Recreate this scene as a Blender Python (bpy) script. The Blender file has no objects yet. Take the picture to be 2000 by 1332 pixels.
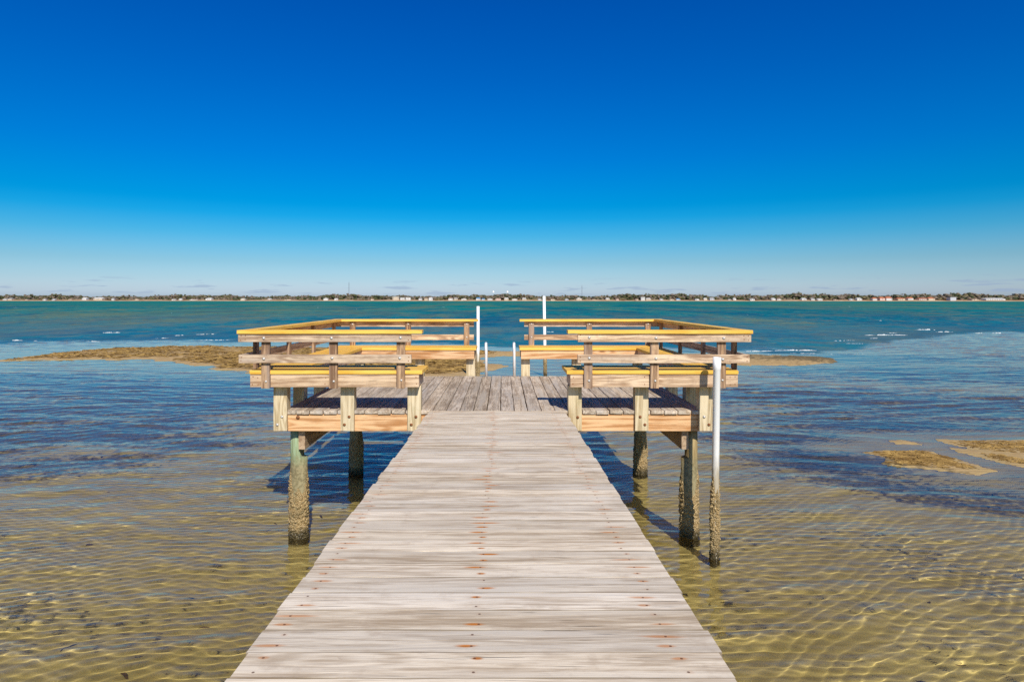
import bpy, bmesh, math, random
import numpy as np
from mathutils import Vector, Matrix

random.seed(11)
RNG = np.random.default_rng(5)
S = bpy.context.scene
COL = S.collection
CAM_H = 2.70          # camera above the water level (z = 0)
F = 1257.0            # focal length in photo pixels; used only to read measured places
def ground(px, py):   # a measured place on the water plane
    Y = F * CAM_H / (py - 586.0)
    return ((px - 982.0) * Y / F, Y)

# ------------------------------------------------------------------ helpers
def tag(o, label=None, cat=None, group=None, kind=None):
    if label: o['label'] = label
    if cat: o['category'] = cat
    if group: o['group'] = group
    if kind: o['kind'] = kind
    return o

def empty(name, loc=(0, 0, 0)):
    o = bpy.data.objects.new(name, None)
    o.location = loc
    COL.objects.link(o)
    return o

def link(name, mesh, mat, parent=None, loc=(0, 0, 0), rot=(0, 0, 0)):
    o = bpy.data.objects.new(name, mesh)
    if mat is not None and not mesh.materials:
        mesh.materials.append(mat)
    o.location = loc
    o.rotation_euler = rot
    COL.objects.link(o)
    if parent is not None:
        o.parent = parent
        o.matrix_parent_inverse = Matrix.Translation(-Vector(parent.location)) if parent.parent is None else (
            Matrix.Translation(-Vector(parent.location)) @ parent.matrix_parent_inverse.inverted())
    o.cycles.is_caustics_receiver = True
    return o

def np_mesh(name, v, f, smooth=True):
    m = bpy.data.meshes.new(name)
    v = np.asarray(v, np.float32); f = np.asarray(f, np.int32)
    n = f.shape[1]
    m.vertices.add(len(v)); m.vertices.foreach_set('co', v.ravel())
    m.loops.add(f.size); m.loops.foreach_set('vertex_index', f.ravel())
    m.polygons.add(len(f))
    m.polygons.foreach_set('loop_start', np.arange(0, f.size, n, dtype=np.int32))
    m.polygons.foreach_set('loop_total', np.full(len(f), n, np.int32))
    m.polygons.foreach_set('use_smooth', np.full(len(f), smooth, bool))
    m.update(); m.validate()
    return m

def grid_mesh(name, X, Y, Z):
    ny, nx = X.shape
    i = np.arange(ny * nx).reshape(ny, nx)
    f = np.stack([i[:-1, :-1], i[:-1, 1:], i[1:, 1:], i[1:, :-1]], -1).reshape(-1, 4)
    return np_mesh(name, np.stack([X, Y, Z], -1).reshape(-1, 3), f)

def put_attr(mesh, name, arr):
    a = mesh.attributes.new(name, 'FLOAT', 'POINT')
    a.data.foreach_set('value', np.asarray(arr, np.float32).ravel())

def board_mesh(name, sx, sy, sz, bev=0.003, rough_ends=0.0):
    """A sawn board centred on its origin; the long axis gets a few cuts so that its edge can wander."""
    bm = bmesh.new()
    bmesh.ops.create_cube(bm, size=1.0)
    bmesh.ops.scale(bm, vec=(sx, sy, sz), verts=bm.verts)
    d = (sx, sy, sz); ax = d.index(max(d))
    if bev > 0:
        bmesh.ops.bevel(bm, geom=list(bm.edges), offset=bev, segments=2, profile=0.6, affect='EDGES')
    if rough_ends > 0:
        cuts = max(3, int(d[ax] / 0.11))
        for k in range(1, cuts):
            co = [0, 0, 0]; no = [0, 0, 0]
            co[ax] = -d[ax] / 2 + d[ax] * k / cuts; no[ax] = 1
            bmesh.ops.bisect_plane(bm, geom=bm.verts[:] + bm.edges[:] + bm.faces[:], plane_co=co, plane_no=no)
        ph = random.random() * 50
        for v in bm.verts:
            t = v.co[ax]
            w = 0.5 * math.sin(t * 7 + ph) + 0.5 * math.sin(t * 17 + ph * 1.7)
            for k in range(3):
                if k != ax:
                    v.co[k] += rough_ends * w * (0.6 if k == 2 else 1.0) + random.uniform(-1, 1) * rough_ends * 0.25
                elif abs(v.co[k]) > d[k] * 0.45:
                    v.co[k] += random.uniform(-1, 1) * rough_ends * 1.2
    m = bpy.data.meshes.new(name)
    bm.to_mesh(m); bm.free()
    return m

def board(name, x0, x1, y0, y1, z0, z1, mat, parent, bev=0.004, rough=0.0, tilt=(0, 0, 0)):
    sx, sy, sz = x1 - x0, y1 - y0, z1 - z0
    d = (sx, sy, sz); ax = 'xyz'[d.index(max(d))]
    m = board_mesh(name, sx, sy, sz, bev, rough)
    return link(name, m, mat(ax), parent, ((x0 + x1) / 2, (y0 + y1) / 2, (z0 + z1) / 2), tilt)

_bolt = {}
def bolt(parent, mat, loc, axis='y', r=0.013, name='bolt'):
    key = (axis, r)
    if key not in _bolt:
        bm = bmesh.new()
        rings = [(1.35, 0.0), (1.35, 0.25), (1.0, 0.3), (0.95, 0.55), (0.6, 0.85), (0.0, 0.95)]
        prev = None
        for rr, h in rings:
            if rr == 0:
                c = bm.verts.new((0, 0, h * r))
                for k in range(12): bm.faces.new((prev[k], prev[(k + 1) % 12], c))
                break
            ring = [bm.verts.new((rr * r * math.cos(a * math.pi / 6), rr * r * math.sin(a * math.pi / 6), h * r)) for a in range(12)]
            if prev:
                for k in range(12): bm.faces.new((prev[k], prev[(k + 1) % 12], ring[(k + 1) % 12], ring[k]))
            prev = ring
        if axis == 'y':
            bmesh.ops.rotate(bm, verts=bm.verts, cent=(0, 0, 0), matrix=Matrix.Rotation(math.radians(90), 3, 'X'))
        for f in bm.faces: f.smooth = True
        m = bpy.data.meshes.new('bolt'); bm.to_mesh(m); bm.free()
        _bolt[key] = m
    m = _bolt[key]
    o = bpy.data.objects.new(name, m)
    COL.objects.link(o)
    o.parent = parent
    o.matrix_parent_inverse = Matrix.Identity(4)
    o.location = Vector(loc) - parent.matrix_basis.translation - (Vector((0, 0, 0)))
    if not m.materials: m.materials.append(mat)
    o.material_slots[0].link = 'OBJECT'; o.material_slots[0].material = mat
    return o

# ------------------------------------------------------------------ node shorthand
class NT:
    def __init__(s, name):
        s.mat = bpy.data.materials.new(name); s.mat.use_nodes = True
        s.t = s.mat.node_tree; s.n = s.t.nodes; s.n.clear()
        s.out = s.n.new('ShaderNodeOutputMaterial')
    def put(s, sock, v):
        if v is None: return
        if isinstance(v, bpy.types.NodeSocket): s.t.links.new(v, sock)
        else:
            try: sock.default_value = v
            except Exception: sock.default_value = (*v, 1) if len(v) == 3 else v[:3]
    def node(s, typ, props=None, **ins):
        n = s.n.new(typ)
        for k, v in (props or {}).items(): setattr(n, k, v)
        for k, v in ins.items(): s.put(n.inputs[k.replace('_', ' ')], v)
        return n
    def math(s, op, a, b=None, c=None, clamp=False):
        n = s.n.new('ShaderNodeMath'); n.operation = op; n.use_clamp = clamp
        for i, v in enumerate((a, b, c)): s.put(n.inputs[i], v)
        return n.outputs[0]
    def vmath(s, op, a, b=None):
        n = s.n.new('ShaderNodeVectorMath'); n.operation = op
        for i, v in enumerate((a, b)): s.put(n.inputs[i], v)
        return n.outputs[0]
    def noise(s, vec, scale, detail=4, rough=0.55, dist=0.0):
        n = s.node('ShaderNodeTexNoise', None, Vector=vec, Scale=scale, Detail=detail, Roughness=rough, Distortion=dist)
        return n.outputs[0]
    def ramp(s, v, lo, hi, a=0.0, b=1.0, smooth=True):
        n = s.n.new('ShaderNodeMapRange'); n.interpolation_type = 'SMOOTHSTEP' if smooth else 'LINEAR'
        for i, x in enumerate((v, lo, hi, a, b)): s.put(n.inputs[i], x)
        return n.outputs[0]
    def mix(s, f, a, b, mode='MIX'):
        n = s.n.new('ShaderNodeMix'); n.data_type = 'RGBA'; n.blend_type = mode
        s.put(n.inputs[0], f)
        for sock, v in ((n.inputs[6], a), (n.inputs[7], b)):
            if isinstance(v, bpy.types.NodeSocket): s.t.links.new(v, sock)
            else: sock.default_value = (*v, 1)
        return n.outputs[2]
    def mapping(s, vec, scale=(1, 1, 1), loc=(0, 0, 0)):
        n = s.n.new('ShaderNodeMapping'); s.put(n.inputs[0], vec)
        n.inputs['Scale'].default_value = scale; n.inputs['Location'].default_value = loc
        return n.outputs[0]
    def bump(s, h, strength=0.3, dist=0.01):
        return s.node('ShaderNodeBump', None, Strength=strength, Distance=dist, Height=h).outputs[0]
    def principled(s, color, rough=0.7, normal=None, spec=0.3, **kw):
        p = s.n.new('ShaderNodeBsdfPrincipled')
        s.put(p.inputs['Base Color'], color); s.put(p.inputs['Roughness'], rough)
        s.put(p.inputs['Normal'], normal); p.inputs['Specular IOR Level'].default_value = spec
        for k, v in kw.items(): s.put(p.inputs[k.replace('_', ' ')], v)
        return p.outputs[0]
    def done(s, sh):
        s.t.links.new(sh, s.out.inputs[0]); return s.mat

# ------------------------------------------------------------------ wood
_wood = {}
def wood(kind, light, dark, knot=(0.10, 0.055, 0.03), tone=0.12, ring=0.5, fine=0.5, grey=None, rust=None, bump=0.35,
         stain=None, rough=0.8, knots=0.6):
    def get(axis):
        key = (kind, axis)
        if key in _wood: return _wood[key]
        s = NT('wood_%s_%s' % (kind, axis))
        tc = s.node('ShaderNodeTexCoord').outputs['Object']
        rnd = s.node('ShaderNodeObjectInfo').outputs['Random']
        off = s.node('ShaderNodeCombineXYZ', None, X=s.math('MULTIPLY', rnd, 37.0), Y=s.math('MULTIPLY', rnd, 91.0), Z=s.math('MULTIPLY', rnd, 53.0)).outputs[0]
        p = s.vmath('ADD', tc, off)
        sc = [1, 1, 1]; sc['xyz'.index(axis)] = 0.055
        sk = [1, 1, 1]; sk['xyz'.index(axis)] = 0.32
        g = s.mapping(p, sc)
        gk = s.mapping(p, sk)
        vor = s.node('ShaderNodeTexVoronoi', None, Vector=gk, Scale=3.3, Randomness=1.0)
        kd = vor.outputs['Distance']
        swirl = s.ramp(kd, 0.0, 0.30, 1.0, 0.0)
        base = s.noise(g, 7.0, 2, 0.5, 0.25)
        ph = s.math('ADD', s.math('MULTIPLY', base, 46.0), s.math('MULTIPLY', swirl, 9.0))
        rings = s.math('ADD', s.math('MULTIPLY', s.math('SINE', ph), 0.5), 0.5)
        streak = s.noise(g, 130.0, 5, 0.65)
        streak2 = s.noise(g, 34.0, 4, 0.6)
        broad = s.noise(s.mapping(p, [0.35 if a == axis else 1 for a in 'xyz']), 5.0, 3, 0.55)
        f = s.math('ADD', s.math('MULTIPLY', rings, ring * 0.55), s.math('MULTIPLY', s.ramp(streak, 0.32, 0.68), fine * 0.55))
        f = s.math('ADD', f, s.math('MULTIPLY', s.ramp(streak2, 0.35, 0.7), 0.30))
        f = s.math('ADD', f, s.math('MULTIPLY', s.ramp(broad, 0.35, 0.7), 0.30))
        f = s.ramp(f, 0.22, 0.98)
        col = s.mix(f, light, dark)
        if grey: col = s.mix(s.ramp(s.noise(g, 11.0, 3, 0.6), 0.45, 0.7), col, grey)
        # dark checks along the grain
        chk = s.ramp(s.noise(g, 75.0, 2, 0.5), 0.66, 0.76)
        col = s.mix(s.math('MULTIPLY', chk, 0.62), col, [c * 0.30 for c in dark])
        kn = s.math('MULTIPLY', s.ramp(kd, 0.02, 0.075, 1.0, 0.0), s.math('GREATER_THAN', s.noise(gk, 2.2, 1), 0.5))
        col = s.mix(s.math('MULTIPLY', kn, knots), col, knot)
        # every board has its own tone
        tn = s.ramp(rnd, 0, 1, 1 - tone, 1 + tone, False)
        rnd2 = s.math('FRACT', s.math('MULTIPLY', rnd, 17.3))
        col = s.mix(1.0, col, s.node('ShaderNodeCombineXYZ', None, X=tn, Y=s.math('MULTIPLY', tn, s.ramp(rnd2, 0, 1, 0.975, 1.015, False)),
                                     Z=s.math('MULTIPLY', tn, s.ramp(rnd2, 0, 1, 0.93, 1.05, False))).outputs[0], 'MULTIPLY')
        if stain:     # weathering blotches
            col = s.mix(s.math('MULTIPLY', s.ramp(s.noise(p, 9.0, 5, 0.65), 0.52, 0.74), stain[1]), col, stain[0])
        if rust:
            sep = s.node('ShaderNodeSeparateXYZ', None, Vector=tc)
            x, y = (sep.outputs['X'], sep.outputs['Y']) if axis == 'x' else (sep.outputs['Y'], sep.outputs['X'])
            ya = s.math('SUBTRACT', s.math('ABSOLUTE', y), 0.036)
            tot = None; heads = None
            for k, (x0, st) in enumerate(rust):
                jit = s.math('MULTIPLY', s.math('SUBTRACT', s.math('FRACT', s.math('MULTIPLY', rnd, 31.7 + 13 * k)), 0.5), 0.03)
                side = s.math('GREATER_THAN', y, 0.0)
                seed = s.math('ADD', s.math('MULTIPLY', rnd, 71.3 + 7 * k), s.math('MULTIPLY', side, 0.437))
                amt = s.math('FRACT', s.math('MULTIPLY', seed, 7.7))
                dx = s.math('SUBTRACT', s.math('SUBTRACT', x, x0), jit)
                jy = s.math('MULTIPLY', s.math('SUBTRACT', amt, 0.5), 0.016)
                yy = s.math('ADD', ya, jy)
                ln = s.ramp(s.math('POWER', amt, 3.0), 0, 1, 0.014, 0.085, False)
                skew = s.math('SUBTRACT', dx, s.math('MULTIPLY', ln, s.math('SUBTRACT', s.math('FRACT', s.math('MULTIPLY', seed, 3.1)), 0.5)))
                a = s.math('POWER', s.math('DIVIDE', skew, ln), 2.0)
                b = s.math('POWER', s.math('DIVIDE', yy, 0.0105), 2.0)
                d = s.math('ADD', s.math('SQRT', s.math('ADD', a, b)), s.math('MULTIPLY', s.math('SUBTRACT', s.noise(g, 60.0, 3), 0.5), 1.3))
                m = s.math('MULTIPLY', s.ramp(d, 0.35, 1.25, 1.0, 0.0), s.math('MULTIPLY', s.ramp(amt, 0.0, 0.5), st))
                tot = m if tot is None else s.math('MAXIMUM', tot, m)
                hd = s.math('SQRT', s.math('ADD', s.math('POWER', dx, 2.0), s.math('POWER', yy, 2.0)))
                h = s.math('MULTIPLY', s.ramp(hd, 0.0035, 0.006, 1.0, 0.0), 0.8)
                heads = h if heads is None else s.math('MAXIMUM', heads, h)
            col = s.mix(tot, col, (0.56, 0.19, 0.03))
            col = s.mix(heads, col, (0.10, 0.035, 0.018))
        if rust:      # grime worked into the joints between the boards
            e_ = s.math('ADD', s.math('ABSOLUTE', y), s.math('MULTIPLY', s.math('SUBTRACT', s.noise(g, 30.0, 3), 0.5), 0.008))
            col = s.mix(s.math('MULTIPLY', s.ramp(e_, 0.0690, 0.0715), 0.78), col, (0.135, 0.095, 0.055))
        hgt = s.math('SUBTRACT', s.math('MULTIPLY', streak, 0.6), s.math('ADD', s.math('MULTIPLY', chk, 0.6), s.math('MULTIPLY', rings, 0.25)))
        nrm = s.bump(hgt, bump, 0.006)
        _wood[key] = s.done(s.principled(col, rough, nrm, 0.2))
        return _wood[key]
    return get

W_WALK = wood('walkway', (0.86, 0.735, 0.565), (0.46, 0.35, 0.235), tone=0.10, ring=0.5, fine=0.7, grey=(0.75, 0.65, 0.515),
              rust=((-0.685, 0.65), (-0.03, 1.0), (0.61, 0.65)), stain=((0.42, 0.31, 0.21), 0.4), knots=0.85, knot=(0.26, 0.17, 0.11))
W_DECK = wood('deck', (0.70, 0.575, 0.435), (0.33, 0.25, 0.175), tone=0.15, ring=0.5, fine=0.95, grey=(0.52, 0.445, 0.36), bump=0.6,
              stain=((0.22, 0.17, 0.12), 0.3))
W_CAP = wood('new_pine', (0.90, 0.55, 0.105), (0.76, 0.365, 0.04), tone=0.06, ring=0.5, fine=0.25, bump=0.12, rough=0.6,
             knot=(0.36, 0.14, 0.03))
W_RAIL = wood('weathered_rail', (0.74, 0.555, 0.365), (0.32, 0.20, 0.12), tone=0.10, ring=0.7, fine=0.7, grey=(0.55, 0.42, 0.30),
              stain=((0.20, 0.13, 0.09), 0.35))
W_POST = wood('weathered_post', (0.56, 0.365, 0.205), (0.20, 0.11, 0.06), tone=0.10, ring=0.8, fine=0.8, grey=(0.33, 0.24, 0.18),
              stain=((0.12, 0.07, 0.04), 0.4))
W_SEATBEAM = wood('seat_beam', (0.74, 0.545, 0.355), (0.36, 0.22, 0.125), tone=0.07, ring=0.65, fine=0.5, stain=((0.24, 0.15, 0.10), 0.35))
W_BEAM = wood('rim_joist', (0.78, 0.50, 0.27), (0.46, 0.22, 0.085), tone=0.06, ring=0.8, fine=0.4, stain=((0.50, 0.20, 0.05), 0.25), bump=0.15,
              knot=(0.22, 0.09, 0.03))
W_LEG = wood('treated_post', (0.70, 0.575, 0.37), (0.42, 0.31, 0.165), tone=0.08, ring=0.7, fine=0.4, stain=((0.40, 0.335, 0.16), 0.4), bump=0.15)
W_GIRDER = wood('girder', (0.48, 0.34, 0.21), (0.26, 0.16, 0.09), tone=0.10)

def simple(name, col, rough=0.5, metallic=0.0, var=0.15, nscale=30.0, spec=0.4, bump=0.0, alt=None):
    s = NT(name)
    p = s.node('ShaderNodeTexCoord').outputs['Object']
    n = s.noise(p, nscale, 4, 0.6)
    c = s.mix(s.ramp(n, 0.3, 0.75), [v * (1 - var) for v in col], alt or [min(1, v * (1 + var)) for v in col])
    return s.done(s.principled(c, rough, s.bump(n, bump, 0.01) if bump else None, spec, Metallic=metallic))

M_GALV = simple('galvanised_bolt', (0.62, 0.58, 0.52), 0.45, 0.4, 0.3, 60)
M_RUSTBOLT = simple('rusty_bolt', (0.26, 0.10, 0.035), 0.8, 0.1, 0.5, 80)
M_ALU = simple('ladder_metal', (0.86, 0.83, 0.78), 0.4, 0.15, 0.12, 12)

# ================================================================== WALKWAY
DECK_Z = 1.470
def walk_top(Y): return CAM_H - (1.1145 + 0.0217 * (Y - 1.878))
walk = empty('wooden_walkway', (-0.062, 7.18, DECK_Z))
tag(walk, 'long pale grey boardwalk of crosswise planks with rusty nail marks leading to the platform', 'walkway')
Y = 0.30
pitch = 0.1455
k = 0
slope = -0.0217
while Y < 7.13:
    xl = -0.814 + random.uniform(-0.008, 0.008); xr = 0.690 + random.uniform(-0.008, 0.008)
    w = pitch - random.uniform(0.0008, 0.0032)
    zt = walk_top(Y + w / 2) + random.uniform(-0.0008, 0.0008)
    board('deck_plank', xl, xr, Y, Y + w, zt - 0.038, zt, W_WALK, walk, 0.0016, 0.0012,
          (slope + random.uniform(-0.003, 0.003), random.uniform(-0.0006, 0.0006), random.uniform(-0.0015, 0.0015)))
    Y += pitch; k += 1
for xx in (-0.72, -0.08, 0.565):
    ln = 6.85
    m = board_mesh('joist', 0.045, ln, 0.185, 0.003)
    link('joist', m, W_GIRDER('y'), walk, (xx, 3.725, walk_top(3.725) - 0.038 - 0.098), (slope, 0, 0))

# ================================================================== PLATFORM
X0, X1, YF, YB = -2.45, 2.255, 7.16, 10.42
plat = empty('pier_platform', (-0.1, 8.8, DECK_Z))
tag(plat, 'square wooden pier platform of dark weathered lengthwise planks on pinkish rim joists', 'pier platform')
px = X0; pp = (X1 - X0) / 31.0
for i in range(31):
    w = pp - random.uniform(0.005, 0.010)
    board('deck_plank', px, px + w, YF + random.uniform(-0.008, 0.008), YB + random.uniform(-0.02, 0.012), DECK_Z - 0.040, DECK_Z + random.uniform(-0.002, 0.002),
          W_DECK, plat, 0.006, 0.0025, (random.uniform(-0.0006, 0.0006), random.uniform(-0.008, 0.008), 0))
    px += pp
BZ0, BZ1 = 1.238, 1.4265
rimf = board('rim_joist', X0 + 0.01, X1 - 0.01, 7.180, 7.218, BZ0, BZ1, W_BEAM, plat)
board('rim_joist', X0 + 0.01, X1 - 0.01, 10.362, 10.40, BZ0, BZ1, W_BEAM, plat)
for xx in (X0 + 0.029, X1 - 0.029):
    board('rim_joist', xx - 0.019, xx + 0.019, 7.221, 10.359, BZ0, BZ1, W_BEAM, plat)
for i in range(1, 8):
    yy = 7.22 + i * 0.39
    board('joist', X0 + 0.052, X1 - 0.052, yy - 0.019, yy + 0.019, BZ0, BZ1 - 0.002, W_GIRDER, plat)
for x0, x1 in ((-2.308, -2.235), (2.020, 2.100)):
    board('girder', x0, x1, 7.27, 10.30, 1.012, BZ0 - 0.003, W_GIRDER, plat)
for i, (bx, bz, r) in enumerate(((-2.285, 1.39, 0.016), (2.205, 1.375, 0.015))):
    bolt(rimf, M_RUSTBOLT if i == 0 else M_RUSTBOLT, (bx, 7.1795, bz), 'y', r)

# ================================================================== BENCHES
SEAT_T, SEAT_B = 1.936, 1.896          # seat boards
RC_T, RC_B = 2.376, 2.337              # cap rail
TR_B, MR_B, MR_T = 2.248, 2.022, 2.112
SB_B = 1.752
def bench(side):
    L = side < 0
    if L:
        o = empty('pier_bench', (-1.8, 8.8, DECK_Z))
        tag(o, 'U-shaped wooden bench with yellow cap rail, on the left half above the greenish piling', 'bench', 'built-in benches on the platform')
        xo_cap, xo_rail, xo_mid, xo_seat = -2.854, -2.846, -2.840, -2.749
        xi_cap_f, xi_rail_f, xi_mid_f, xi_seat_f = -0.868, -0.987, -0.985, -0.874
        xi_cap_b, xi_rail_b, xi_seat_b, xi_sb_b = -0.418, -0.491, -0.4265, -0.457
        posts_f = (-2.568, -1.835, -1.105); posts_b = (-2.54, -1.60, -0.61)
        legs_f = (-2.468, -1.724, -0.983); legs_b = (-2.33, -1.35, -0.522)
        seat_in = -2.25; xi_sb_f = -0.913
    else:
        o = empty('pier_bench', (1.7, 8.8, DECK_Z))
        tag(o, 'U-shaped wooden bench with yellow cap rail, on the right half beside the white pipe', 'bench', 'built-in benches on the platform')
        xo_cap, xo_rail, xo_mid, xo_seat = 2.684, 2.672, 2.656, 2.558
        xi_cap_f, xi_rail_f, xi_mid_f, xi_seat_f = 0.698, 0.808, 0.806, 0.694
        xi_cap_b, xi_rail_b, xi_seat_b, xi_sb_b = 0.284, 0.363, 0.270, 0.292
        posts_f = (2.370, 1.643, 0.926); posts_b = (2.455, 1.463, 0.485)
        legs_f = (2.253, 1.543, 0.802); legs_b = (2.20, 1.20, 0.370)
        seat_in = 2.14; xi_sb_f = 0.735
    def span(a, b): return (min(a, b), max(a, b))
    s = 1 if L else -1                      # from the outer side inwards
    # cap rail, three lengths
    a, b = span(xo_cap, xi_cap_f); board('cap_rail', a, b, 6.900, 7.040, RC_B, RC_T, W_CAP, o, 0.003, 0.001)
    a, b = span(xo_cap, xi_cap_b); board('cap_rail', a, b, 10.830, 10.970, RC_B, RC_T, W_CAP, o, 0.003, 0.001)
    a, b = span(xo_cap, xo_cap + s * 0.140); board('cap_rail', a, b, 7.043, 10.827, RC_B, RC_T - 0.001, W_CAP, o, 0.003, 0.001)
    # rails (top + middle), outside the posts
    fr = {}
    for nm, z0, z1, xo, xi in (('top', TR_B, RC_B - 0.002, xo_rail, xi_rail_f), ('mid', MR_B, MR_T, xo_mid, xi_mid_f)):
        a, b = span(xo, xi)
        fr[nm] = board('rail', a, b, 6.920, 6.958, z0, z1, W_RAIL, o, 0.003, 0.001)
        a, b = span(xo, xi_rail_b); board('rail', a, b, 10.912, 10.950, z0, z1, W_RAIL, o, 0.003, 0.001)
        a, b = span(xo, xo + s * 0.038); board('rail', a, b, 6.962, 10.908, z0, z1, W_RAIL, o, 0.003, 0.001)
    # posts
    for i, xx in enumerate(posts_f):
        p = board('backrest_post', xx - 0.045, xx + 0.045, 6.961, 6.998, 1.744, RC_B - 0.003, W_POST, o, 0.003, 0.0012)
        bolt(p, M_GALV, (xx + 0.006, 6.961, 1.825 + random.uniform(-0.01, 0.01)), 'y', 0.010)
        for nm, zc in (('top', 2.296), ('mid', 2.068)):
            bolt(fr[nm], M_GALV, (xx + random.uniform(-0.008, 0.008), 6.920, zc + random.uniform(-0.008, 0.008)), 'y', 0.0125)
    def nails(par, xs, zs, yf):
        for x_ in xs:
            for z_ in zs: bolt(par, M_RUSTBOLT, (x_ + random.uniform(-.006, .006), yf, z_ + random.uniform(-.006, .006)), 'y', 0.0042, 'nail')
    nails(fr['top'], (xo_rail + s * 0.03, xo_rail + s * 0.075, xi_rail_f - s * 0.03), (2.272, 2.318), 6.920)
    nails(fr['mid'], (xo_mid + s * 0.03, xi_mid_f - s * 0.03), (2.045, 2.090), 6.920)
    for xx in posts_b:
        p = board('backrest_post', xx - 0.045, xx + 0.045, 10.872, 10.910, SEAT_T - 0.12, RC_B - 0.003, W_POST, o, 0.003, 0.0012)
        for zc in (2.290, 2.068): bolt(p, M_GALV, (xx, 10.872, zc), 'y', 0.011)
    for yy in (7.27, 8.39, 9.48, 10.62):
        a, b = span(xo_rail + s * 0.041, xo_rail + s * 0.079)
        board('backrest_post', a, b, yy - 0.045, yy + 0.045, 1.744, RC_B - 0.003, W_POST, o, 0.003, 0.0012)
    # seat boards: four per side
    def seats(n, fn):
        for q in range(n): fn(q)
    a, b = span(xo_seat, xi_seat_f)
    for q in range(4):
        y0 = 6.985 + q * 0.1432
        board('seat_board', a, b, y0, y0 + 0.140, SEAT_B, SEAT_T - 0.0007 * (q % 2), W_CAP, o, 0.003, 0.001)
    a, b = span(xo_seat, xi_seat_b)
    for q in range(4):
        y0 = 10.310 + q * 0.1415
        board('seat_board', a, b, y0, y0 + 0.1385, SEAT_B, SEAT_T - 0.0007 * (q % 2), W_CAP, o, 0.003, 0.001)
    wtot = abs(seat_in - xo_seat); pw = wtot / 3.5
    for q in range(4):
        w = pw if q < 3 else pw * 0.5
        a, b = span(xo_seat + s * q * pw, xo_seat + s * (q * pw + w - 0.003))
        board('seat_board', a, b, 7.560, 10.307, SEAT_B, SEAT_T - 0.0007 * (q % 2), W_CAP, o, 0.003, 0.001)
    # seat beams under the boards
    zt = SEAT_B - 0.002
    a, b = span(xo_seat, xi_sb_f); sb = board('seat_beam', a, b, 7.000, 7.038, SB_B, zt, W_SEATBEAM, o)
    nails(sb, (xo_seat + s * 0.03, xo_seat + s * 0.09, (xo_seat + xi_sb_f) / 2 - 0.1, (xo_seat + xi_sb_f) / 2 - 0.03, xi_sb_f - s * 0.03), (1.785, 1.860), 7.000)
    a, b = span(xi_sb_f - s * 0.040, xi_sb_f - s * 0.002); board('seat_beam', a, b, 7.041, 7.43, SB_B + 0.003, zt, W_SEATBEAM, o)
    a, b = span(seat_in - s * 0.03, xi_sb_f - s * 0.043); board('seat_beam', a, b, 7.43, 7.468, SB_B, zt, W_SEATBEAM, o)
    a, b = span(xo_seat, xi_sb_b); board('seat_beam', a, b, 10.330, 10.368, SB_B, zt, W_BEAM, o)
    board('seat_beam', a, b, 10.83, 10.868, SB_B, zt, W_SEATBEAM, o)
    a, b = span(xi_sb_b - s * 0.040, xi_sb_b - s * 0.002); board('seat_beam', a, b, 10.371, 10.827, SB_B + 0.003, zt, W_SEATBEAM, o)
    for xx in (xo_seat + s * 0.004, seat_in - s * 0.060):
        a, b = span(xx, xx + s * 0.038); board('seat_beam', a, b, 7.47 if xx != xo_seat + s * 0.004 else 7.041, 10.327, SB_B, zt, W_SEATBEAM, o)
    # heavy legs, notched over the rim joist
    for i, xx in enumerate(legs_f):
        lg = board('leg', xx - 0.0745, xx + 0.0745, 7.136, 7.262, 1.248, SB_B - 0.003, W_LEG, o, 0.004, 0.0015)
        flip = 1 if L else -1
        pr = ((0.020 * flip, 1.405), (-0.032 * flip, 1.318))
        if not L and i == 2: pr = ((0.028, 1.400),)
        for bx, bz in pr:
            bolt(lg, M_GALV if (L and i == 0) or (not L and i == 0 and bz > 1.36) else M_RUSTBOLT, (xx + bx, 7.136, bz), 'y', 0.0125)
    for xx in legs_b:
        board('leg', xx - 0.07, xx + 0.07, 10.45, 10.585, 1.238, SB_B - 0.003, W_LEG, o, 0.004, 0.0015)
    xl = X0 - 0.004 if L else X1 + 0.004
    for yy in (8.02, 8.88, 9.72):
        a, b = span(xl, xl - s * 0.135)
        board('leg', a, b, yy - 0.0745, yy + 0.0745, 1.238, SB_B - 0.003, W_LEG, o, 0.004, 0.0015)
    return o
bench(-1); bench(1)

# ================================================================== PILINGS AND PIPES
def crusted(kind):
    s = NT(kind)
    geo = s.node('ShaderNodeNewGeometry')
    pos = geo.outputs['Position']
    z = s.node('ShaderNodeSeparateXYZ', None, Vector=pos).outputs['Z']
    n = s.noise(pos, 16.0, 4, 0.6)
    zz = s.math('ADD', z, s.math('MULTIPLY', s.math('SUBTRACT', n, 0.5), 0.14))
    v = s.node('ShaderNodeTexVoronoi', None, Vector=pos, Scale=70.0)
    vb = s.ramp(v.outputs['Distance'], 0.15, 0.6, 1.0, 0.0)
    shell = s.mix(vb, (0.30, 0.20, 0.085), (0.86, 0.64, 0.33))
    shell = s.mix(s.math('MULTIPLY', s.ramp(s.noise(pos, 9.0, 4, 0.6), 0.45, 0.7), 0.6), shell, (0.16, 0.12, 0.055))
    wet = s.mix(vb, (0.060, 0.045, 0.020), (0.21, 0.16, 0.075))
    col = s.mix(s.ramp(zz, 0.03, 0.15), wet, shell)
    return s, pos, zz, col, vb
def crust_mat():
    s, pos, zz, col, vb = crusted('barnacle_crust')
    return s.done(s.principled(col, s.ramp(zz, 0.1, 0.3, 0.35, 0.85), s.bump(vb, 0.9, 0.012), 0.3))
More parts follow.
